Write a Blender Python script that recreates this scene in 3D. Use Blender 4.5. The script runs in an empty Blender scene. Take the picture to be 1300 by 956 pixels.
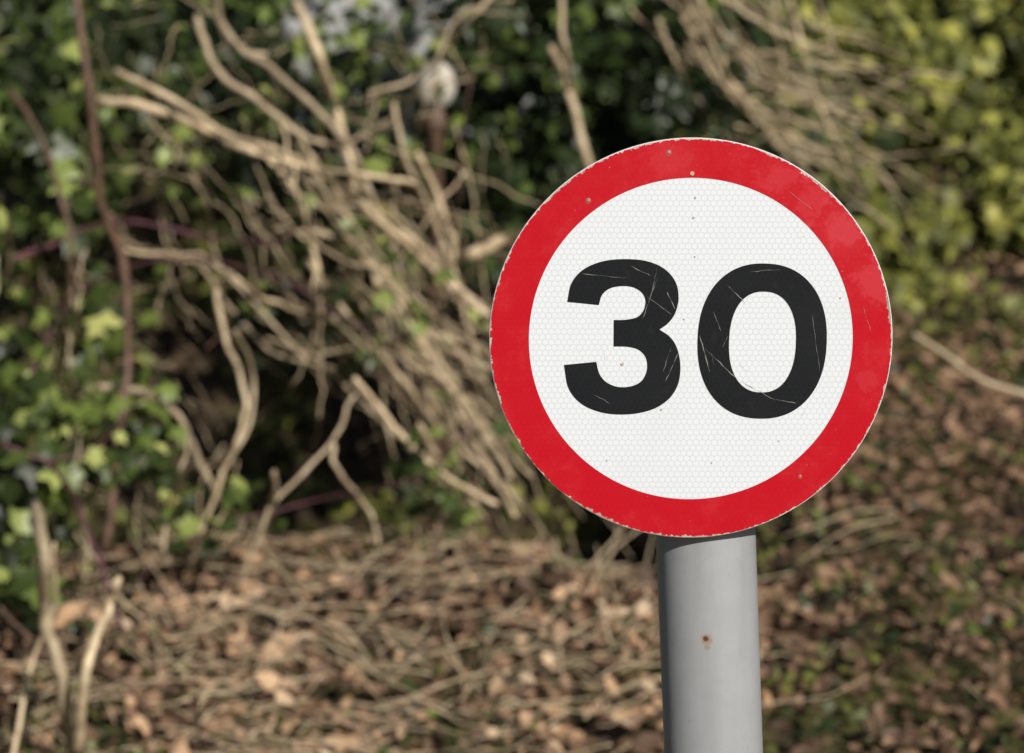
import bpy, bmesh, math, random
import numpy as np
from mathutils import Vector, Matrix, noise, geometry
random.seed(7); rng=np.random.default_rng(11)
scene=bpy.context.scene
col=scene.collection
scene.view_settings.view_transform='Standard'
scene.view_settings.look='None'
scene.view_settings.exposure=0

# ---------------------------------------------------------------- survey of the place
CAMZ=1.6; PITCH=math.radians(8); K=0.36/1300
def survey(u,v,y):
    a=(u-650)*K; b=(478-v)*K
    dy=math.cos(PITCH)+b*math.sin(PITCH); dz=-math.sin(PITCH)+b*math.cos(PITCH)
    t=y/dy
    return Vector((a*t,y,CAMZ+dz*t))
def sstep(a,b,x):
    t=np.clip((x-a)/(b-a),0,1); return t*t*(3-2*t)
def gh(x,y):
    # verge, a bank up to a lip; left part drops to a hollow behind the lip and climbs again, right part keeps rising
    x=np.asarray(x,float); y=np.asarray(y,float)
    c=np.clip(y-3.9,0,4.8)
    h=.5*sstep(2.6,3.9,y)+.17*c
    drop=sstep(4.5,5.6,y+.12*np.sin(2.3*x)+.08*np.sin(6.1*x))*(.17*c+.40)-1.02*sstep(6.5,8.0,y)
    h=h-drop*(1-sstep(.05,.7,x))
    return h+sstep(3,4,y)*(.018*np.sin(3.1*x+1.3*y)+.014*np.sin(5.7*y-2.2*x)+.008*np.sin(11*x+3*y))
def ss(a,b,x):
    t=min(max((x-a)/(b-a),0),1); return t*t*(3-2*t)
def gs(x,y):
    c=min(max(y-3.9,0),4.8)
    h=.5*ss(2.6,3.9,y)+.17*c
    h-=(ss(4.5,5.6,y+.12*math.sin(2.3*x)+.08*math.sin(6.1*x))*(.17*c+.40)-1.02*ss(6.5,8.0,y))*(1-ss(.05,.7,x))
    return h+ss(3,4,y)*(.018*math.sin(3.1*x+1.3*y)+.014*math.sin(5.7*y-2.2*x)+.008*math.sin(11*x+3*y))
def ghit(u,v,ymax=8.4):
    y=3.2
    while y<ymax:
        p=survey(u,v,y)
        if p.z<=gs(p.x,y): return y
        y+=.05
    return ymax

# ---------------------------------------------------------------- node helpers
class NT:
    def __init__(s,name):
        s.m=bpy.data.materials.new(name); s.m.use_nodes=True
        s.t=s.m.node_tree; s.n=s.t.nodes; s.n.clear()
        s.out=s.n.new('ShaderNodeOutputMaterial')
    def link(s,a,b): s.t.links.new(a,b)
    def put(s,sock,v):
        if isinstance(v,bpy.types.NodeSocket): s.link(v,sock)
        else: sock.default_value=v
    def math(s,op,a,b=0.0,c=None):
        n=s.n.new('ShaderNodeMath'); n.operation=op
        s.put(n.inputs[0],a); s.put(n.inputs[1],b)
        if c is not None: s.put(n.inputs[2],c)
        return n.outputs[0]
    def vm(s,op,a,b=None):
        n=s.n.new('ShaderNodeVectorMath'); n.operation=op
        s.put(n.inputs[0],a)
        if b is not None: s.put(n.inputs[1],b)
        return n.outputs['Value'] if op in('LENGTH','DOT_PRODUCT','DISTANCE') else n.outputs[0]
    def scale(s,a,f):
        n=s.n.new('ShaderNodeVectorMath'); n.operation='SCALE'
        s.put(n.inputs[0],a); s.put(n.inputs['Scale'],f); return n.outputs[0]
    def sep(s,a):
        n=s.n.new('ShaderNodeSeparateXYZ'); s.put(n.inputs[0],a); return n.outputs
    def comb(s,x,y,z):
        n=s.n.new('ShaderNodeCombineXYZ')
        for i,v in enumerate((x,y,z)): s.put(n.inputs[i],v)
        return n.outputs[0]
    def obj(s): return s.n.new('ShaderNodeTexCoord').outputs['Object']
    def noise(s,vec,sc,det=3,rough=.5):
        n=s.n.new('ShaderNodeTexNoise'); s.put(n.inputs['Vector'],vec)
        n.inputs['Scale'].default_value=sc; n.inputs['Detail'].default_value=det; n.inputs['Roughness'].default_value=rough
        return n.outputs['Fac']
    def rng(s,v,a,b,c=0.,d=1.,smooth=True):
        n=s.n.new('ShaderNodeMapRange')
        if smooth: n.interpolation_type='SMOOTHSTEP'
        s.put(n.inputs[0],v)
        for i,x in enumerate((a,b,c,d)): n.inputs[i+1].default_value=x
        return n.outputs[0]
    def mix(s,f,a,b):
        n=s.n.new('ShaderNodeMix'); n.data_type='RGBA'
        s.put(n.inputs[0],f)
        for i,v in ((6,a),(7,b)):
            if not isinstance(v,bpy.types.NodeSocket): v=tuple(v)+(1,) if len(v)==3 else v
            s.put(n.inputs[i],v)
        return n.outputs[2]
    def ramp(s,f,stops):
        n=s.n.new('ShaderNodeValToRGB'); cr=n.color_ramp
        while len(cr.elements)<len(stops): cr.elements.new(.5)
        for e,(p,c) in zip(cr.elements,stops): e.position=p; e.color=tuple(c)+(1,)
        s.put(n.inputs[0],f); return n.outputs[0]
    def attr(s,name):
        n=s.n.new('ShaderNodeAttribute'); n.attribute_name=name; return n.outputs['Fac']
    def bump(s,h,st,dist):
        n=s.n.new('ShaderNodeBump'); n.inputs['Strength'].default_value=st; n.inputs['Distance'].default_value=dist
        s.put(n.inputs['Height'],h); return n.outputs[0]
    def pbr(s,base,rough=.5,spec=.5,normal=None,metal=0,coat=0,coatr=.1):
        n=s.n.new('ShaderNodeBsdfPrincipled')
        if not isinstance(base,bpy.types.NodeSocket): base=tuple(base)+(1,)
        s.put(n.inputs['Base Color'],base); s.put(n.inputs['Roughness'],rough)
        s.put(n.inputs['Specular IOR Level'],spec); s.put(n.inputs['Metallic'],metal)
        n.inputs['Coat Weight'].default_value=coat; n.inputs['Coat Roughness'].default_value=coatr
        if normal is not None: s.link(normal,n.inputs['Normal'])
        return n.outputs[0]
    def done(s,sh): s.link(sh,s.out.inputs[0]); return s.m

def leaf_mat(name,stops,rough=.45,trans=0,spec=.4):
    t=NT(name); c=t.ramp(t.attr('tint'),stops)
    p=t.pbr(c,rough,spec)
    if trans<=0: return t.done(p)
    tr=t.n.new('ShaderNodeBsdfTranslucent'); t.put(tr.inputs[0],c)
    mx=t.n.new('ShaderNodeMixShader'); mx.inputs[0].default_value=trans
    t.link(p,mx.inputs[1]); t.link(tr.outputs[0],mx.inputs[2])
    return t.done(mx.outputs[0])

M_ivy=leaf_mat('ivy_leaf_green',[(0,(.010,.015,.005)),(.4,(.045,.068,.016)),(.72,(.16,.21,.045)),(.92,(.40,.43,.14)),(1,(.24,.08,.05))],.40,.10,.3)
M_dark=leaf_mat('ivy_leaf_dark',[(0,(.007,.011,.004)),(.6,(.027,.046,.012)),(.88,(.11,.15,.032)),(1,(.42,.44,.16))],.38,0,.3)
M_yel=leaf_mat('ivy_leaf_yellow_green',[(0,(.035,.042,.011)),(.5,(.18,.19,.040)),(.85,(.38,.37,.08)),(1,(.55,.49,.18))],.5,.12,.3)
M_dead=leaf_mat('dead_leaf_brown',[(0,(.024,.015,.009)),(.35,(.115,.066,.040)),(.65,(.27,.165,.10)),(.84,(.45,.275,.155)),(.94,(.52,.39,.26)),(1,(.58,.46,.33))],.6,0,.3)

def bark(name,a,b,vary=.5):
    t=NT(name); oi=t.n.new('ShaderNodeObjectInfo')
    n=t.noise(t.obj(),45,4,.6)
    c=t.mix(t.rng(n,.3,.7),a,b)
    c=t.mix(t.math('MULTIPLY',oi.outputs['Random'],vary),c,tuple(x*.22 for x in a))
    return t.done(t.pbr(c,.55,.4,t.bump(n,.6,.005)))
M_tan=bark('bark_tan',(.80,.64,.43),(.48,.35,.22),.65)
M_brown=bark('bark_brown',(.17,.095,.065),(.08,.05,.035),.3)
M_purple=bark('bramble_cane_purple',(.15,.06,.075),(.08,.03,.04),.3)
M_straw=bark('dry_vine_straw',(.80,.64,.42),(.48,.36,.22),.6)

# ---------------------------------------------------------------- mesh helpers
def make(name,verts,faces,mat,parent=None,smooth=False):
    me=bpy.data.meshes.new(name); me.from_pydata([tuple(v) for v in verts],[],faces); me.update()
    if smooth: me.shade_smooth()
    if mat: me.materials.append(mat)
    o=bpy.data.objects.new(name,me); col.objects.link(o)
    if parent: put(o,parent)
    return o
def put(o,parent):
    o.parent=parent; o.matrix_parent_inverse=Matrix.Translation(-parent.location)
def empty(name,loc,label,cat,group=None):
    e=bpy.data.objects.new(name,None); e.location=loc; e.empty_display_size=.1; col.objects.link(e)
    e['label']=label; e['category']=cat
    if group: e['group']=group
    return e
def crom(P,n=6):
    P=[Vector(p) for p in P]; Q=[P[0]*2-P[1]]+P+[P[-1]*2-P[-2]]; out=[]
    for i in range(1,len(Q)-2):
        a,b,c,d=Q[i-1:i+3]
        for k in range(n):
            t=k/n
            out.append(.5*((2*b)+(c-a)*t+(2*a-5*b+4*c-d)*t*t+(3*b-a-3*c+d)*t**3))
    out.append(P[-1]); return out
def tube(P,r0,r1,sides=7,knob=.12):
    V=[];F=[];n=len(P)
    ph=random.random()*50
    for i,p in enumerate(P):
        d=(P[min(i+1,n-1)]-P[max(i-1,0)]).normalized()
        a=d.cross(Vector((.13,.95,.2))).normalized(); b=d.cross(a)
        r=(r0+(r1-r0)*i/(n-1))*(1+knob*noise.noise(Vector((ph,i*.8,0)))*2)
        for s in range(sides):
            an=2*math.pi*s/sides
            V.append(p+(a*math.cos(an)+b*math.sin(an))*r)
    for i in range(n-1):
        for s in range(sides):
            F.append((i*sides+s,i*sides+(s+1)%sides,(i+1)*sides+(s+1)%sides,(i+1)*sides+s))
    F.append(tuple(range(sides))[::-1]); F.append(tuple(range((n-1)*sides,n*sides)))
    return V,F
class Acc:
    def __init__(s): s.V=[];s.F=[]
    def add(s,vf):
        o=len(s.V); s.V+=vf[0]; s.F+=[tuple(i+o for i in f) for f in vf[1]]

IVY=([(0,0,.06),(0,.95,-.12),(.28,.35,0),(.75,.25,-.18),(.45,-.2,-.08),(.5,-.6,-.2),(0,-.4,0),(-.5,-.6,-.2),(-.45,-.2,-.08),(-.75,.25,-.18),(-.28,.35,0)],
     [(0,i,i%10+1) for i in range(1,11)])
OVAL=([(0,0,0),(0,1,-.2),(.36,.42,.1),(.4,-.3,.12),(0,-.85,-.1),(-.4,-.3,.12),(-.36,.42,.1)],[(0,i,i%6+1) for i in range(1,7)])
CURL=([(0,0,-.1),(.1,1,.3),(.45,.45,.35),(.5,-.3,.15),(0,-.9,.1),(-.42,-.35,.4),(-.5,.4,.1)],[(0,i,i%6+1) for i in range(1,7)])
def leaves(name,C,size,bias,spread,shape,mat,parent=None,tint=None,tipdown=True,kind=None):
    C=np.asarray(C,float); N=len(C)
    T=np.array(shape[0]); Fc=np.array(shape[1])
    n=np.asarray(bias)[None,:]+rng.normal(0,spread,(N,3)); n/=np.linalg.norm(n,axis=1)[:,None]
    ref=rng.normal(0,.6 if tipdown else 1,(N,3))+(np.array([0,0,-1.]) if tipdown else 0)
    y=ref-n*(ref*n).sum(1)[:,None]; y/=np.linalg.norm(y,axis=1)[:,None]
    x=np.cross(y,n)
    s=size*rng.uniform(.5,1.35,N)
    Vv=(C[:,None,:]+s[:,None,None]*(T[None,:,0:1]*x[:,None,:]*rng.uniform(.7,1.1,N)[:,None,None]+T[None,:,1:2]*y[:,None,:]+T[None,:,2:3]*n[:,None,:]*rng.uniform(.3,1.6,N)[:,None,None]))
    Vv=Vv.reshape(-1,3); m=len(T)
    F=(Fc[None]+(np.arange(N)*m)[:,None,None]).reshape(-1,3)
    me=bpy.data.meshes.new(name)
    me.vertices.add(len(Vv)); me.vertices.foreach_set('co',Vv.astype(np.float32).ravel())
    me.loops.add(F.size); me.loops.foreach_set('vertex_index',F.astype(np.int32).ravel())
    me.polygons.add(len(F)); me.polygons.foreach_set('loop_start',np.arange(0,F.size,3,dtype=np.int32))
    me.update(calc_edges=True); me.validate()
    if tint is None: tint=rng.beta(1.2,1.9,N)
    at=me.attributes.new('tint','FLOAT','POINT'); at.data.foreach_set('value',np.repeat(tint,m).astype(np.float32))
    me.materials.append(mat)
    o=bpy.data.objects.new(name,me); col.objects.link(o)
    if parent: put(o,parent)
    if kind: o['kind']=kind
    return o

# ---------------------------------------------------------------- ground
xs=np.concatenate([np.array([-300,-120,-50,-20,-10,-6]),np.linspace(-4,4,101),np.array([6,10,20,50,120,300])])
ys=np.concatenate([np.array([-300,-100,-30,-10,-4,-1,0,1,2]),np.linspace(2.4,9.4,91),np.array([11,14,20,35,80,300])])
X,Y=np.meshgrid(xs,ys); Z=gh(X,Y)
V=np.stack([X,Y,Z],-1).reshape(-1,3); nx=len(xs)
F=[(j*nx+i,j*nx+i+1,(j+1)*nx+i+1,(j+1)*nx+i) for j in range(len(ys)-1) for i in range(nx-1)]
t=NT('soil_and_turf'); ob=t.obj(); n1=t.noise(ob,14,6,.65); n2=t.noise(ob,2.1,4,.6)
c=t.mix(t.rng(n1,.35,.65),(.022,.016,.010),(.080,.054,.032))
c=t.mix(t.rng(n2,.46,.62,0,.75),c,t.mix(t.rng(n1,.4,.6),(.030,.034,.010),(.13,.125,.034)))
M_ground=t.done(t.pbr(c,.9,.2,t.bump(n1,.8,.03)))
g=make('ground',V.tolist(),F,M_ground,smooth=True); g['kind']='structure'

# ---------------------------------------------------------------- speed limit sign
PY=2.10; C0=survey(877,431,PY); S=.15/256; PO=.048
base=Vector((C0.x+.048*C0.z+.005,PY+PO,0))
sign=empty('speed_limit_sign',base,'round white 30 speed limit sign, chipped red border, grey post','speed limit sign')

def disc_solid(name,R,y0,y1,mat,parent,n=192):
    bm=bmesh.new(); rings=[]
    e=.0004
    prof=[(R-e,y0),(R,y0+e),(R,y1-e),(R-e,y1)]
    for r,y in prof:
        rings.append([bm.verts.new((math.cos(2*math.pi*i/n)*r*1.0,y,math.sin(2*math.pi*i/n)*r)) for i in range(n)])
    for a,b in zip(rings,rings[1:]):
        for i in range(n): bm.faces.new((a[i],a[(i+1)%n],b[(i+1)%n],b[i]))
    bm.faces.new(rings[0]); bm.faces.new(rings[-1][::-1])
    bmesh.ops.recalc_face_normals(bm,faces=bm.faces)
    me=bpy.data.meshes.new(name); bm.to_mesh(me); bm.free(); me.materials.append(mat)
    o=bpy.data.objects.new(name,me); o.location=C0; col.objects.link(o); put(o,parent); return o
def hexline(t,ob,cell):
    s=t.sep(ob)
    P=t.comb(t.math('ADD',t.math('DIVIDE',s[0],cell),100.),t.math('ADD',t.math('DIVIDE',s[2],cell),100.),0.)
    R=(1,1.7320508,1); H=(.5,.8660254,0)
    A=t.vm('SUBTRACT',t.vm('MODULO',P,R),H); B=t.vm('SUBTRACT',t.vm('MODULO',t.vm('SUBTRACT',P,H),R),H)
    sel=t.math('LESS_THAN',t.vm('LENGTH',A),t.vm('LENGTH',B))
    gv=t.vm('ADD',B,t.scale(t.vm('SUBTRACT',A,B),sel))
    ab=t.vm('ABSOLUTE',gv)
    d=t.math('MAXIMUM',t.vm('DOT_PRODUCT',ab,(.5,.8660254,0)),t.sep(ab)[0])
    return t.rng(d,.37,.47)
HC=.0046
t=NT('white_reflective_sheeting'); ob=t.obj(); hl=hexline(t,ob,HC)
n1=t.noise(ob,14,5,.6); n2=t.noise(ob,180,3,.6)
c=t.mix(t.math('MULTIPLY',hl,.42),(.65,.675,.715),(.40,.43,.48))
c=t.mix(t.rng(n1,.45,.8,0,.2),c,(.54,.55,.56))
c=t.mix(t.rng(n2,.68,.80,0,.2),c,(.42,.40,.35))
M_white=t.done(t.pbr(c,.38,.45,t.bump(hl,.10,.0004),coat=.25,coatr=.15))
plate=disc_solid('sign_plate',.15,-.001,.001,M_white,sign)
plate['label']='white honeycomb reflective sign face'

t=NT('red_reflective_sheeting'); ob=t.obj(); hl=hexline(t,ob,HC); s=t.sep(ob)
r=t.vm('LENGTH',t.comb(s[0],0.,s[2]))
na=t.noise(ob,260,4,.7); nb=t.noise(ob,22,3,.5); nc=t.noise(ob,38,5,.75); nd=t.noise(ob,420,2,.5)
c=t.mix(t.math('MULTIPLY',hl,.18),(.47,.003,.013),(.25,.001,.006))
c=t.mix(t.rng(nc,.5,.72,0,.14),c,(.60,.035,.045))
def wear_sheen_patch(c,px,pz,rad,amt):
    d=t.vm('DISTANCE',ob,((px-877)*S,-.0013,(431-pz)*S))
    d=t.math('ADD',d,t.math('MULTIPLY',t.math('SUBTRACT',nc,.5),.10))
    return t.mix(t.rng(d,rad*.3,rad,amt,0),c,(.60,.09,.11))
c=wear_sheen_patch(c,850,206,.022,.16); c=wear_sheen_patch(c,1068,292,.026,.34); c=wear_sheen_patch(c,985,228,.016,.2); c=wear_sheen_patch(c,1108,355,.020,.28); c=wear_sheen_patch(c,1030,258,.016,.2); c=wear_sheen_patch(c,1105,480,.012,.15)  # top patch is wear; pale patches to the right are reflections painted in
e=t.math('ADD',r,t.math('ADD',t.math('MULTIPLY',t.math('SUBTRACT',na,.5),.008),t.math('MULTIPLY',t.math('SUBTRACT',nb,.5),.006)))
chip=t.rng(e,.1489,.1493)
chip2=t.math('MULTIPLY',t.rng(nd,.78,.80),.6)
chip=t.math('MAXIMUM',chip,chip2)
c=t.mix(chip,c,t.mix(t.rng(nb,.3,.7),(.62,.57,.49),(.33,.26,.20)))
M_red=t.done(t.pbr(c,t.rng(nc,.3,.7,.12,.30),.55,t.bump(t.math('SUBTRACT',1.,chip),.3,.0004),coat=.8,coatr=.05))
def ring(name,r0,r1,y,mat,n=192):
    Vv=[];Ff=[]
    for r in (r0,r1):
        for i in range(n):
            a=2*math.pi*i/n; Vv.append((math.cos(a)*r,y,math.sin(a)*r))
    for i in range(n): Ff.append((i,(i+1)%n,n+(i+1)%n,n+i))
    o=make(name,Vv,Ff,mat); o.parent=plate
    return o
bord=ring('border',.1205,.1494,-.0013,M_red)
bord['label']='glossy red circular border with chipped outer edge'

def px2(p): return ((p[0]-877)*S,(431-p[1])*S*1.008)
def spl(P,n=8): return [(q.x,q.y) for q in crom([Vector((a,b,0)) for a,b in P],n)]
three=[[(720,383),(725,360),(739,343),(762,332.5),(790,329),(820,331.5),(843,341.5),(857,358),(861,378),(857,397),(848,410),(837,418)],
 [(837,418),(851,428),(860,443),(864,465),(861,488),(849,507),(828,520),(798,526),(766,524),(739,513),(722,493),(716,463)],
 [(716,463),(757,459)],
 [(757,459),(761,474),(770,485),(785,491),(802,490),(815,483),(821.5,469),(820,454),(811,444),(797,440),(779,439.5)],
 [(779,439.5),(779,406)],
 [(779,406),(795,405.5),(809,402),(817,393),(819,381),(814,371),(803,364.5),(789,363),(774,366),(764,374.5),(760,387)]]
pts=[]
for seg in three:
    q=spl(seg) if len(seg)>2 else seg
    pts+=q[:-1]
pts.append((760,387))
t=NT('black_sheeting'); ob=t.obj(); n=t.noise(ob,90,4,.7); n0=t.noise(ob,16,3)
hl=hexline(t,ob,HC)
c=t.mix(t.rng(n,.55,.75,0,.4),(.006,.007,.009),(.022,.022,.024))
c=t.mix(t.rng(n0,.4,.7,0,.3),c,(.014,.015,.018)); c=t.mix(t.math('MULTIPLY',hl,.15),c,(.02,.022,.026))
M_black=t.done(t.pbr(c,.5,.16))
def numeral(label,Vv,Ff):
    o=make('numeral',Vv,Ff,M_black); o.parent=plate; o['label']=label
P3=[px2(p) for p in pts]
tri=geometry.tessellate_polygon([[Vector((a,b,0)) for a,b in P3]])
tri=[f if ((P3[f[1]][0]-P3[f[0]][0])*(P3[f[2]][1]-P3[f[0]][1])-(P3[f[1]][1]-P3[f[0]][1])*(P3[f[2]][0]-P3[f[0]][0]))>0 else f[::-1] for f in tri]
numeral('black numeral three with fine scratches',[(a,-.0014,b) for a,b in P3],tri)
def sup(cx,cy,a,b,e,rot,n=120):
    o=[]
    for i in range(n):
        th=-2*math.pi*i/n; c_,s_=math.cos(th),math.sin(th)
        x=a*math.copysign(abs(c_)**(2/e),c_); y=b*math.copysign(abs(s_)**(2/e),s_)
        o.append((cx+x*math.cos(rot)-y*math.sin(rot),cy+x*math.sin(rot)+y*math.cos(rot)))
    return o
rt=math.radians(1.5)
A=[px2(p) for p in sup(968,434,42.5,64,2.3,rt)]; B=[px2(p) for p in sup(967.5,433,82,98.5,2.25,rt)]; n=len(A)
numeral('black numeral zero with fine scratches',[(a,-.0014,b) for a,b in A+B],[(i,n+i,n+(i+1)%n,(i+1)%n) for i in range(n)])

# scratches
acc=Acc()
def scratch(a,b,w,y=-.0016):
    w*=.46
    n=9; A=Vector(px2(a)); B=Vector(px2(b)); d=(B-A); nrm=Vector((-d.y,d.x)).normalized()
    L=[]
    for i in range(n):
        f=i/(n-1); p=A+d*f+nrm*random.uniform(-1,1)*S*.5; ww=w*S*.5*(random.uniform(.1,1.4) if 0<i<n-1 else .1)
        L.append((p+nrm*ww,p-nrm*ww))
    Vv=[];Ff=[]
    for p,q in L: Vv+=[(p.x,y,p.y),(q.x,y,q.y)]
    for i in range(n-1): Ff.append((2*i,2*i+1,2*i+3,2*i+2))
    acc.add((Vv,Ff))
for a,b,w in [((738,347),(792,353),1.3),((800,338),(826,350),1),((820,375),(853,400),1),((846,370),(857,393),1.3),((816,404),(834,352),1.2),((834,338),(826,374),.9),((845,484),(861,448),1.2),((842,472),(852,440),.8),
  ((893,440),(935,480),1.9),((935,480),(985,508),1.2),((985,507),(1012,512),1),((923,362),(947,386),1.2),((888,425),(901,472),1.7),((1030,398),(1041,470),.6),((950,345),(990,342),.7),
  ((752,500),(775,512),.9),((905,395),(915,420),1),
  ((1000,245),(1030,268),.6),((1095,390),(1105,420),.8)]:
    scratch(a,b,w)
for i in range(10):
    a=random.uniform(0,6.28); rr=random.uniform(20,200); L=random.uniform(6,20); an=random.uniform(0,3.14)
    cx,cy=877+rr*math.cos(a),431+rr*math.sin(a)
    scratch((cx,cy),(cx+L*math.cos(an),cy+L*math.sin(an)),.5)
t=NT('scratched_through'); M_scr=t.done(t.pbr(t.mix(t.noise(t.obj(),400),(.14,.13,.12),(.42,.40,.37)),.6))
o=make('scratch',acc.V,acc.F,M_scr); o.parent=plate; o['kind']='stuff'
acc=Acc()
def speck(px,pz,r,y=-.0017,n=14):
    c=px2((px,pz)); ph=random.random()*9; r*=.66
    Vv=[(c[0],y,c[1])]
    for i in range(n):
        a=2*math.pi*i/n; q=r*S*(1+.35*noise.noise(Vector((math.cos(a)+ph,math.sin(a),ph))))
        Vv.append((c[0]+math.cos(a)*q,y,c[1]+math.sin(a)*q))
    acc.add((Vv,[(0,i,i%n+1) for i in range(1,n+1)]))
for p in [(877,222,4.5),(881,252,1.7),(879,277,2.2),(881,326,1.6),(790,462,3.2),(868,405,1.3),(840,520,1.8),(771,585,1.3),(1066,378,1.5),(990,560,1.3),(905,588,1.3)]: speck(*p)
t=NT('rust_speck'); M_rs=t.done(t.pbr(t.mix(t.noise(t.obj(),700),(.36,.24,.13),(.50,.41,.30)),.8))
o=make('rust_speck',acc.V,acc.F,M_rs); o.parent=plate; o['kind']='stuff'
t=NT('rivet_metal'); M_riv=t.done(t.pbr(t.mix(t.noise(t.obj(),900),(.46,.16,.14),(.28,.08,.07)),.4,.5,metal=.2))
def rivet(px,pz,r):
    c=px2((px,pz)); Vv=[];Ff=[];n=16
    prof=[(1.25,0),(1.2,.2),(.95,.28),(.9,.15),(.8,.5),(.45,.75),(.02,.8)]
    for rr,h in prof:
        for i in range(n):
            a=2*math.pi*i/n; Vv.append((c[0]+math.cos(a)*rr*r*S,-.0012-h*r*S*.7,c[1]+math.sin(a)*rr*r*S))
    for j in range(len(prof)-1):
        for i in range(n): Ff.append((j*n+i,j*n+(i+1)%n,(j+1)*n+(i+1)%n,(j+1)*n+i))
    o=make('rivet',Vv,Ff,M_riv,smooth=True); o.parent=plate
for p in [(847,196,3.0),(746,256,3.0),(1018,606,2.2)]: rivet(*p)

# post
axis_top=Vector((survey(887,431,PY+PO).x-.10*.048,PY+PO,C0.z+.10))
axis_bot=Vector((axis_top.x+.048*axis_top.z*1.0,PY+PO,-.1))
t=NT('grey_coated_steel'); ge=t.n.new('ShaderNodeNewGeometry'); pos=ge.outputs['Position']
n=t.noise(pos,35,5,.65); n2=t.noise(pos,300,3,.6); st=t.noise(t.vm('MULTIPLY',pos,(40,40,4)),1.5,3)
c=t.mix(t.rng(n,.35,.7,0,.5),(.315,.322,.335),(.270,.275,.285))
c=t.mix(t.rng(st,.5,.75,0,.3),c,(.235,.235,.235)); c=t.mix(t.rng(n2,.64,.76,0,.5),c,(.19,.187,.18))
def spot(c,u,v,rad,colr,amt=1.):
    p=survey(u,v,PY+PO-.038)
    d=t.vm('DISTANCE',pos,tuple(p)); d=t.math('ADD',d,t.math('MULTIPLY',t.math('SUBTRACT',n2,.5),rad*.6))
    return t.mix(t.rng(d,rad*.5,rad,amt,0),c,colr)
c=spot(c,897,812,.0055,(.27,.17,.10),.7); c=spot(c,896,811,.0028,(.10,.045,.02)); c=spot(c,898,822,.003,(.24,.16,.10),.5); c=spot(c,853,800,.0045,(.10,.085,.07),.7)
M_post=t.done(t.pbr(c,.42,.5,t.bump(n,.12,.002)))
def cyl(name,a,b,r,mat,parent,seg=72,rows=40,prof=None):
    d=(b-a); Vv=[];Ff=[]
    z=d.normalized(); x=z.cross(Vector((0,1,0))).normalized(); y=z.cross(x)
    rows_=prof or [(i/rows,r) for i in range(rows+1)]
    for f,rr in rows_:
        for i in range(seg):
            an=2*math.pi*i/seg; Vv.append(a+d*f+(x*math.cos(an)+y*math.sin(an))*rr)
    m=len(rows_)
    for j in range(m-1):
        for i in range(seg): Ff.append((j*seg+i,j*seg+(i+1)%seg,(j+1)*seg+(i+1)%seg,(j+1)*seg+i))
    Ff.append(tuple(range(seg))[::-1]); Ff.append(tuple(range((m-1)*seg,m*seg)))
    return make(name,Vv,Ff,mat,parent,smooth=True)
cyl('post',axis_bot,axis_top,.0383,M_post,sign)['label']='grey painted steel post with rust spots'
up=(axis_top-axis_bot).normalized()
t=NT('black_plastic'); M_cap=t.done(t.pbr((.03,.03,.032),.5))
cyl('post_cap',axis_top,axis_top+up*.02,.04,M_cap,sign,prof=[(-.6,.0395),(0.1,.0398),(.5,.036),(.85,.022),(1,.006)])
t=NT('aluminium'); M_alu=t.done(t.pbr(t.mix(t.noise(t.obj(),80),(.5,.5,.51),(.38,.38,.39)),.4,.5,metal=.8))
for dz in (-.075,.06):
    w=.105; cz=C0.z+dz; x0=C0.x
    prof=[(.0012,-.012),(.015,-.012),(.015,-.005),(.0125,-.005),(.0125,-.0095),(.004,-.0095),(.004,.0095),(.0125,.0095),(.0125,.005),(.015,.005),(.015,.012),(.0012,.012)]
    Vv=[(x0+sx*w,PY+.0006+a*.5,cz+b) for sx in(-1,1) for a,b in prof]; m=len(prof)
    Ff=[(i,(i+1)%m,m+(i+1)%m,m+i) for i in range(m)]+[tuple(range(m)),tuple(range(m,2*m))[::-1]]
    make('mounting_rail',Vv,Ff,M_alu,sign)
    ctr=axis_top+up*((cz-axis_top.z)/up.z)
    Vv=[];Ff=[];n=40
    for i in range(n+1):
        an=math.radians(-20+220*i/n)
        for rr,hz in((.0386,-.01),(.0406,-.01),(.0406,.01),(.0386,.01)):
            Vv.append(ctr+Vector((math.cos(an)*rr,math.sin(an)*rr,hz)))
    for i in range(n):
        for k in range(4): Ff.append((i*4+k,i*4+(k+1)%4,i*4+4+(k+1)%4,i*4+4+k))
    make('clamp',Vv,Ff,M_alu,sign)

# ---------------------------------------------------------------- tangled bare bush
bush=empty('bare_bush',(-1.2,4.95,gs(-1.2,4.95)),'tangled leafless bush of pale tan stems on a leafy bank','bush')
def path(pts,y0,wob=.14,wig=4.5,clear=.05):
    ph=random.random()*100; out=[]
    for i,(u,v) in enumerate(pts):
        y=y0+wob*noise.noise(Vector((ph,i*.7,3)))*2
        if v>380: y=min(y,ghit(u,v)-clear)
        out.append(survey(u,v,y))
    q=crom(out,6)
    for i,p in enumerate(q):
        f=.0014*wig
        p+=Vector((noise.noise(Vector((ph,i*.4,0)))*f,noise.noise(Vector((ph,i*.4,9)))*f,noise.noise(Vector((ph,i*.4,5)))*f))
    return q
def branch(pts,w0,w1,y0,mat,parent,name='branch',clear=.05):
    r=.5*y0*K*.80
    v,f=tube(path(pts,y0,clear=clear),w0*r,w1*r,7)
    return make(name,v,f,mat,parent,smooth=True)
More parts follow.
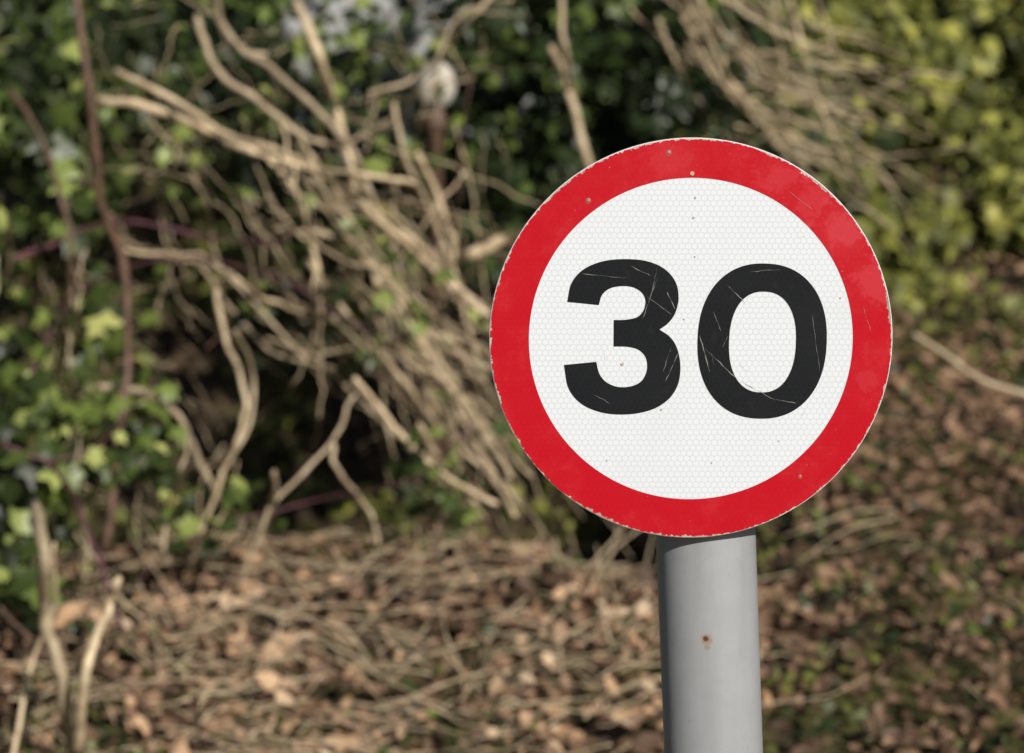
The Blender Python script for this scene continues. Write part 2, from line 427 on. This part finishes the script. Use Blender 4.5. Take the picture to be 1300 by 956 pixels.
hand=[
 ([(125,128),(190,136),(260,165),(310,188),(390,212),(460,222),(532,232)],15,8,4.8),
 ([(145,90),(210,120),(290,172),(345,188),(400,216),(450,252),(520,300),(570,352),(622,402)],10,11,4.9),
 ([(270,-20),(290,45),(350,92),(412,150),(450,195),(470,245),(500,320),(522,400),(562,465)],11,8,5.0),
 ([(375,0),(402,62),(428,140),(440,190),(452,240)],17,10,5.0),
 ([(250,20),(272,85),(330,130),(385,172),(430,185)],12,8,5.0),
 ([(370,160),(430,250),(470,332),(502,402),(562,482),(642,562)],10,7,5.0),
 ([(530,195),(558,255),(575,312),(578,360)],11,7,5.1),
 ([(568,332),(600,322),(640,304),(690,290)],18,20,5.05),
 ([(440,236),(492,288),(560,352),(618,402)],13,8,4.8),
 ([(390,330),(442,402),(502,472),(562,545),(622,602),(655,655)],9,9,4.9),
 ([(460,262),(508,380),(552,452),(602,524),(648,604)],10,8,4.95),
 ([(160,318),(240,330),(292,350),(342,382),(402,400),(452,442),(522,522)],7,6,4.9),
 ([(250,330),(300,402),(352,450),(432,472)],7,5,5.0),
 ([(275,368),(286,432),(312,500),(300,562),(268,642),(240,725)],9,8,4.5),
 ([(125,490),(180,496),(230,532),(260,602),(292,652),(332,690)],12,8,4.5),
 ([(180,655),(230,600),(300,570),(322,480),(300,420)],9,6,4.5),
 ([(300,750),(345,645),(420,562),(450,500)],8,6,4.4),
 ([(140,300),(200,318),(262,328),(312,372),(392,462)],7,5,4.85),
 ([(470,330),(500,430),(540,500),(575,570),(590,640)],10,8,5.0),
 ([(560,465),(590,540),(620,590),(660,640)],10,7,4.95),
 ([(700,60),(722,112),(742,190),(760,235)],12,14,5.4),
 ([(712,-10),(716,60),(730,130)],8,10,5.4),
 ([(650,0),(590,15),(560,60),(550,130)],7,6,5.2),
 ([(470,120),(540,90),(600,20),(640,-20)],7,6,5.2),
 ([(300,60),(340,70),(400,40),(420,-20)],9,7,5.1),
 ([(190,150),(250,230),(270,300),(282,372)],6,5,5.0),
 ([(330,190),(380,250),(400,330),(410,400)],8,6,5.0),
 ([(320,700),(345,640),(350,600)],13,8,4.4),
 ([(440,180),(500,150),(540,110),(600,100)],7,5,5.1),
 ([(350,290),(430,300),(480,340),(540,420),(600,460),(650,470)],9,9,4.85),
 ([(205,700),(215,640),(232,590),(240,540)],8,5,4.4),
 ([(540,420),(600,440),(650,470)],11,11,4.95),
 ([(500,130),(515,200),(560,300),(590,400),(610,470)],8,7,5.0),
 ([(420,560),(430,600),(470,650),(480,690)],8,6,4.5),
 ([(450,480),(500,540),(560,600),(630,640)],9,8,4.6),
 ([(530,540),(570,600),(620,660)],10,7,4.6),
 ([(590,220),(540,280),(500,350),(480,420)],5,4,4.9),
 ([(620,480),(540,470),(470,440),(400,450),(340,430)],6,4,4.9),
 ([(300,240),(360,270),(430,260),(500,270)],6,4,5.0),
]
for pts_,a,b,y in hand: branch(pts_,a,b,y,M_tan,bush)
def flow(u,v,ang,L,curv,n=5,g=.18):
    P=[(u,v)]
    for i in range(n):
        ang+=random.gauss(curv,g); u+=math.cos(ang)*L/n; v+=math.sin(ang)*L/n; P.append((u,v))
    return P
for i in range(14):
    branch(flow(random.uniform(300,540),random.uniform(100,430),random.uniform(.6,1.4),random.uniform(220,380),random.uniform(-.06,.07),g=.15),random.uniform(3.5,6),random.uniform(2.5,4.5),random.uniform(4.75,5.1),random.choice([M_tan,M_straw]),bush)
for i in range(12):
    branch(flow(random.uniform(240,600),random.uniform(80,480),random.uniform(-.6,2.4),random.uniform(120,260),random.uniform(-.15,.15)),random.uniform(3,5.5),random.uniform(2,3.5),random.uniform(4.7,5.1),random.choice([M_tan,M_brown,M_straw]),bush)
acc=Acc(); k=0
while k<150:
    u=random.uniform(20,640); v=random.uniform(-20,620)
    if 270<u<520 and 440<v<650: continue
    k+=1; y0=random.uniform(4.7,5.3)
    P=path(flow(u,v,random.choice([random.gauss(.9,.6),random.uniform(0,6.3)]),random.uniform(40,190),random.gauss(0,.14),4),y0)
    r=.5*y0*K*random.uniform(1.0,2.1); acc.add(tube(P,r,r*.5,5))
for i in range(46):
    s_=random.random(); u=random.gauss(400+200*s_,60); v=random.gauss(230+330*s_,60); y0=random.uniform(4.65,5.1)
    P=path(flow(u,v,random.gauss(.95,.35),random.uniform(120,260),random.gauss(0,.06),4,.1),y0)
    r=.5*y0*K*random.uniform(1.3,2.6); acc.add(tube(P,r,r*.6,5))
o=make('twig',acc.V,acc.F,M_straw,bush,smooth=True); o['kind']='stuff'
acc=Acc()
for i in range(90):
    x0=random.uniform(-1.35,.25); y0=random.uniform(4.15,4.8)
    P=[Vector((x0,y0,gs(x0,y0)))]; a=random.uniform(-1.4,1.4)
    L=random.uniform(.06,.22)
    for q in range(3):
        P.append(P[-1]+Vector((math.sin(a)*L/3,random.uniform(-.02,.02),abs(math.cos(a))*L/3))); a+=random.gauss(0,.25)
    r=random.uniform(.0010,.0026); acc.add(tube(crom(P,3),r,r*.5,5))
o=make('sucker_stalk',acc.V,acc.F,M_tan,bush,smooth=True); o['kind']='stuff'

# ---------------------------------------------------------------- leafy clumps
def blob(cu,cv,ru,rv,n,ya,yb,thr=-.15,sc=7):
    out=[];tries=0
    while len(out)<n and tries<n*12:
        tries+=1
        a=random.uniform(0,6.283); r=math.sqrt(random.random())
        if random.random()<.25: r*=1.35
        u=cu+ru*r*math.cos(a); v=cv+rv*r*math.sin(a); y=random.uniform(ya,yb)
        p=survey(u,v,y)
        if p.z<gs(p.x,y)+.01: continue
        if noise.noise(p*sc)<thr: continue
        out.append(p[:])
    return out
def plant(name,label,cat,blobs,size,mat,bias,shape=IVY,spread=.55,loc=(0,5)):
    e=empty(name,(loc[0],loc[1],gs(*loc)),label,cat)
    C=[]
    for b in blobs: C+=blob(*b)
    leaves('foliage',C,size,bias,spread,shape,mat,e)
    return e
FB=(.15,-.7,.65)
bram=plant('bramble_bush','bramble and ivy thicket with glossy green leaves and purple canes','bush',
 [(0,110,120,190,240,4.8,5.3,.05),(40,430,110,160,190,4.6,5.1,.1),(60,570,130,110,180,4.3,4.8,.05),(30,690,110,100,70,4.1,4.4,.1),(20,250,120,110,100,4.8,5.2,.1),(-230,300,170,450,900,4.6,5.6)],.036,M_ivy,FB,loc=(-1.1,4.9))
for pts_,a,b,y,m in [
 ([(92,-20),(114,120),(130,260),(156,332),(162,460),(150,562),(135,700)],15,14,4.4,M_brown),
 ([(60,583),(100,642),(130,722),(152,795)],8,9,4.1,M_purple),
 ([(20,330),(100,294),(172,282),(262,300),(352,312)],8,5,4.6,M_purple),
 ([(0,560),(60,583),(130,560),(200,480)],6,4,4.3,M_purple),
 ([(40,480),(90,380),(200,330),(330,345),(470,420)],5,4,4.7,M_purple),
 ([(160,760),(230,690),(380,640),(520,610),(600,540)],6,4,4.4,M_purple),
 ([(0,770),(60,830),(150,860),(200,930)],8,8,3.9,M_brown),
 ([(10,110),(60,190),(90,330),(70,480)],9,7,4.8,M_brown),
 ([(42,640),(56,700),(58,780),(78,860),(92,960)],21,23,3.75,M_straw),
 ([(95,960),(112,840),(138,775),(150,735)],19,12,3.75,M_straw),
 ([(20,960),(35,850),(70,770),(66,690)],9,6,3.75,M_tan)]:
    branch(pts_,a,b,y,m,bram,'stem')
for i in range(12):
    branch(flow(random.uniform(-20,120),random.uniform(60,620),random.uniform(.3,2.2),random.uniform(120,240),random.uniform(-.15,.15)),random.uniform(3,6),random.uniform(2,4),random.uniform(4.4,4.9),random.choice([M_tan,M_brown,M_straw]),bram,'stem')
mid=plant('ivy_plant','ivy climbing through bare stems with scattered small green leaves','ivy',
 [(180,40,150,80,180,4.95,5.3,.1),(330,60,160,90,130,5.0,5.4,.15),(470,110,130,90,60,5.2,5.6,.2),(230,180,130,80,60,4.95,5.4,.15),(520,400,140,120,60,4.7,5.1,.1),(420,300,150,150,80,4.8,5.3,.1),(180,610,150,90,60,4.3,4.6,.1),(120,420,110,130,40,4.8,5.3,.1),(570,600,80,60,40,4.5,4.7,0)],.026,M_ivy,FB,loc=(-.9,5))
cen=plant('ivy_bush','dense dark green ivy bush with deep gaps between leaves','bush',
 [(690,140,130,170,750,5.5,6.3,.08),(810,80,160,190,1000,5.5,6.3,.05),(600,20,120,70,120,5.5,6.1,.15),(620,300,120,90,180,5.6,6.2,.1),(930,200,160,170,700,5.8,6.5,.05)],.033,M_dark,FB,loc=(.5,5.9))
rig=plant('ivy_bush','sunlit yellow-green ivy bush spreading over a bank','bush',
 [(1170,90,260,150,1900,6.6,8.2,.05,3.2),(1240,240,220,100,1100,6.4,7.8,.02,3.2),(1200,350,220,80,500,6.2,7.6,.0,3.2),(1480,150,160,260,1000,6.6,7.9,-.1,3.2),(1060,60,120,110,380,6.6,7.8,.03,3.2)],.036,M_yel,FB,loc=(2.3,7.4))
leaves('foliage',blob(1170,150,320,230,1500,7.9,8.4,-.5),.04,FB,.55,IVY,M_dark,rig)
top=plant('added_shade_canopy','unseen canopy of dark ivy added to shade the hollow','ivy',
 [(300,-260,750,210,2500,5.4,6.8,-.2),(950,-260,250,200,400,6.0,6.6,-.2)],.044,M_dark,FB,loc=(-.05,6.0))  # out-of-view canopy, added to cast shade on the ground behind the lip
for pts_ in [[(-80,520),(-60,300),(0,0),(60,-300)],[(660,360),(690,200),(560,-100),(500,-300)],[(1450,350),(1400,150),(1360,-100),(1300,-350)]]:
    branch(pts_,26,16,6.0,M_brown,top,'added_canopy_trunk')
dv=empty('dry_vine',tuple(survey(950,330,5.7)),'straw coloured dry vine stems draped over ivy','vine')
for i in range(34):
    u=random.gauss(895,60); v=random.uniform(-70,60)
    P=flow(u,v,random.uniform(.75,1.6),random.uniform(140,290),random.uniform(-.16,.0),g=.12)
    branch(P,random.uniform(3,6),random.uniform(2,4),random.uniform(5.4,5.65),M_straw,dv,'stem')
for i in range(30):
    P=flow(random.uniform(900,1040),random.uniform(40,220),random.uniform(.0,.8),random.uniform(120,230),random.uniform(-.06,.12),g=.1)
    branch(P,random.uniform(3,5.5),2.2,random.uniform(5.5,5.8),M_straw,dv,'stem')

pts_=[(1160,424),(1200,450),(1250,484),(1330,508)]
P=[survey(u,v,4.95) for i,(u,v) in enumerate(pts_)]
vf=tube(crom(P,8),5.5*.5*4.95*K,8*.5*4.95*K,8)
o=make('fallen_branch',vf[0],vf[1],M_straw,smooth=True); o['label']='thin pale fallen branch leaning over the leafy bank'; o['category']='branch'

# ---------------------------------------------------------------- leaf litter
N=27000
x=rng.uniform(-1.5,1.9,N); y=rng.uniform(3.5,7.6,N)
keep=~((y>4.9)&(x<.2)&(rng.random(N)<.6)); x=x[keep]; y=y[keep]; N=len(x)
patchy=np.array([noise.noise(Vector((a*2.4,b*2.4,4.)))+.6*noise.noise(Vector((a*7,b*7,9.))) for a,b in zip(x,y)])
keep=(patchy>-.24)|(rng.random(N)<.25); x=x[keep];y=y[keep];patchy=patchy[keep];N=len(x)
z=gh(x,y)+rng.uniform(.002,.045,N)
tint=rng.beta(1.3,1.6,N); tint=np.clip(tint+.38*patchy-.25*((y>4.8)&(x<.3))-.15*sstep(-.6,-1.0,x),0,.95)  # tint lowered in the hollow: its shade is put into leaf colour
tint=np.where(x>.4,.36+(tint-.35)*.5+.12*sstep(5.0,5.6,y)*(1-sstep(6.2,6.6,y)),tint)
size=np.where(x>.4,.014,.017)*np.where(rng.random(N)<.14,1.7,1.)
C=np.stack([x,y,z],1)
leaves('leaf_litter',C,size,(.0,-.4,.8),.40,CURL,M_dead,None,np.clip(tint,0,.95),False,'stuff')
def groundcover(N,x0,x1,y0,y1,thr,size,mat,hz=.07,ts=.9):
    x=rng.uniform(x0,x1,N); y=rng.uniform(y0,y1,N)
    k=np.array([noise.noise(Vector((a*2.6,b*2.6,1.)))>thr for a,b in zip(x,y)]); x=x[k]; y=y[k]
    z=gh(x,y)+rng.uniform(.02,hz,len(x))
    leaves('ground_ivy',np.stack([x,y,z],1),size,(0,-.5,.75),.45,IVY,mat,None,rng.beta(1.2,2.4,len(x))*ts,False,'stuff')
groundcover(4200,.3,1.9,3.6,7.2,-.08,.013,M_yel,.06,.6)
groundcover(900,-1.5,.2,3.6,4.8,.05,.014,M_ivy)
groundcover(2200,.4,1.9,3.6,7.2,-.2,.015,M_dark,.06,.8)
groundcover(3000,.45,2.3,5.9,8.0,-.05,.022,M_yel,.12,.9)
groundcover(2500,-1.6,.4,6.3,8.2,-.05,.03,M_yel)
acc=Acc()
for i in range(560):
    xx=random.uniform(-1.4,1.6) if random.random()<.5 else random.gauss(-.3,.35); yy=random.uniform(3.7,4.8)
    if xx>.2 and random.random()<.75: continue
    a=random.uniform(-1.3,1.3)+(math.pi if random.random()<.5 else 0); L=random.uniform(.04,.22); P=[]
    for k in range(4):
        px_,py_=xx+math.cos(a)*L*k/3,yy+math.sin(a)*L*k/3
        P.append(Vector((px_,py_,gs(px_,py_)+random.uniform(.04,.06)))); a+=random.gauss(0,.07)
    r=random.uniform(.0006,.0014); acc.add(tube(crom(P,3),r,r*.6,5))
o=make('dry_twigs',acc.V,acc.F,M_straw,smooth=True); o['kind']='stuff'

# ---------------------------------------------------------------- back hedge and wall
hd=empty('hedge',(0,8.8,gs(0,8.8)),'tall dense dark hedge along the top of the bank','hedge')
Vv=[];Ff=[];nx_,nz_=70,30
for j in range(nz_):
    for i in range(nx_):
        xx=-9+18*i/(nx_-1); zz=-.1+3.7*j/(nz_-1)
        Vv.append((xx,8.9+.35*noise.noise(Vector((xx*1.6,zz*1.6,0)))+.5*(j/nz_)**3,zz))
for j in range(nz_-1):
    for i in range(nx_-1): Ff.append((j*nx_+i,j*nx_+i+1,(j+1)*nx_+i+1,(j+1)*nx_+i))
t=NT('hedge_shade_dark'); n=t.noise(t.obj(),12,5,.7); M_hi=t.done(t.pbr(t.mix(t.rng(n,.35,.7),(.006,.009,.005),(.03,.045,.018)),.9,.1))
make('shade_backing',Vv,Ff,M_hi,hd,smooth=True)  # dark sheet behind the leaves, inner shade of the hedge as colour
N=9000
x=rng.uniform(-4,5,N); z=rng.uniform(.8,3.2,N); y=8.2+rng.uniform(0,.6,N)+.3*np.sin(x*2.1)+.2*np.sin(z*4)
x2=rng.uniform(-.75,0,220); C=np.concatenate([np.stack([x,y,z],1),np.stack([x2,rng.uniform(7.4,7.7,220),rng.uniform(1.0,1.42,220)],1)])
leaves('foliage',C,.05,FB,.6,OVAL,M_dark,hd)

wall=empty('garden_wall',(-.4,7.9,gs(-.4,7.9)-.02),'pale grey rendered garden wall with coping, half hidden by bushes','wall')
t=NT('pale_render'); n=t.noise(t.obj(),9,5,.6); M_wall=t.done(t.pbr(t.mix(t.rng(n,.3,.7),(.46,.46,.46),(.30,.30,.30)),.85,.2))
def box(name,x0,x1,y0,y1,z0,z1,mat,parent,bev=.01):
    bm=bmesh.new(); bmesh.ops.create_cube(bm,size=1)
    for v in bm.verts: v.co=Vector(((x0+x1)/2+v.co.x*(x1-x0),(y0+y1)/2+v.co.y*(y1-y0),(z0+z1)/2+v.co.z*(z1-z0)))
    bmesh.ops.bevel(bm,geom=bm.edges[:],offset=bev,segments=2,affect='EDGES')
    me=bpy.data.meshes.new(name); bm.to_mesh(me); bm.free(); me.materials.append(mat)
    o=bpy.data.objects.new(name,me); col.objects.link(o); put(o,parent)
box('wall_panel',-.62,-.10,7.8,7.92,1.0,1.75,M_wall,wall); box('coping',-.66,-.06,7.75,7.97,1.752,1.82,M_wall,wall)
gp=survey(553,108,5.35)
gpo=empty('garden_finial_post',(gp.x,gp.y,gs(gp.x,gp.y)-.02),'short stone post topped by a pale weathered ball','stone post')
def lathe(name,prof,cx,cy,mat,parent,n=32):
    Vv=[(cx+math.cos(2*math.pi*i/n)*r,cy+math.sin(2*math.pi*i/n)*r,z) for r,z in prof for i in range(n)]
    Ff=[(j*n+i,j*n+(i+1)%n,(j+1)*n+(i+1)%n,(j+1)*n+i) for j in range(len(prof)-1) for i in range(n)]
    return make(name,Vv,Ff,mat,parent,smooth=True)
t=NT('weathered_pale_stone'); n=t.noise(t.obj(),30,5,.6); M_st=t.done(t.pbr(t.mix(t.rng(n,.3,.7),(.66,.62,.54),(.36,.33,.27)),.85,.2))
zc=gp.z; R=.034
lathe('ball_finial',[(.004+R*math.cos(a),zc+R*1.3*math.sin(a)) for a in np.linspace(-1.2,1.5,14)],gp.x,gp.y,M_st,gpo)
lathe('shaft',[(.014,gs(gp.x,gp.y)-.05),(.014,zc-.09),(.024,zc-.08),(.024,zc-.06),(.016,zc-.055),(.016,zc-.038)],gp.x,gp.y,M_brown,gpo)

# ---------------------------------------------------------------- light
sunv=Vector((.40,-.80,.50)).normalized()
L=bpy.data.lights.new('sun','SUN'); L.energy=5.0; L.angle=math.radians(.5); L.color=(1,.955,.87)
lo=bpy.data.objects.new('sun',L); lo.rotation_euler=(-sunv).to_track_quat('-Z','Y').to_euler(); lo.location=(3,-4,5); col.objects.link(lo)
w=bpy.data.worlds.new('World'); scene.world=w; w.use_nodes=True; nt=w.node_tree
sk=nt.nodes.new('ShaderNodeTexSky'); sk.sky_type='NISHITA'; sk.sun_disc=False
sk.sun_elevation=math.asin(sunv.z); sk.sun_rotation=math.atan2(sunv.x,sunv.y)
bg=nt.nodes['Background']; nt.links.new(sk.outputs[0],bg.inputs[0]); bg.inputs[1].default_value=.05

# ---------------------------------------------------------------- camera
cam=bpy.data.cameras.new('camera'); co=bpy.data.objects.new('camera',cam); col.objects.link(co)
cam.lens=100; cam.sensor_width=36; cam.sensor_fit='HORIZONTAL'; cam.clip_end=1000; cam.clip_start=.05
co.location=(0,0,CAMZ); co.rotation_euler=(math.radians(90)-PITCH,0,0)
cam.dof.use_dof=True; cam.dof.aperture_fstop=6.8
fw=Vector((0,math.cos(PITCH),-math.sin(PITCH)))
cam.dof.focus_distance=(C0-co.location).dot(fw)
scene.camera=co
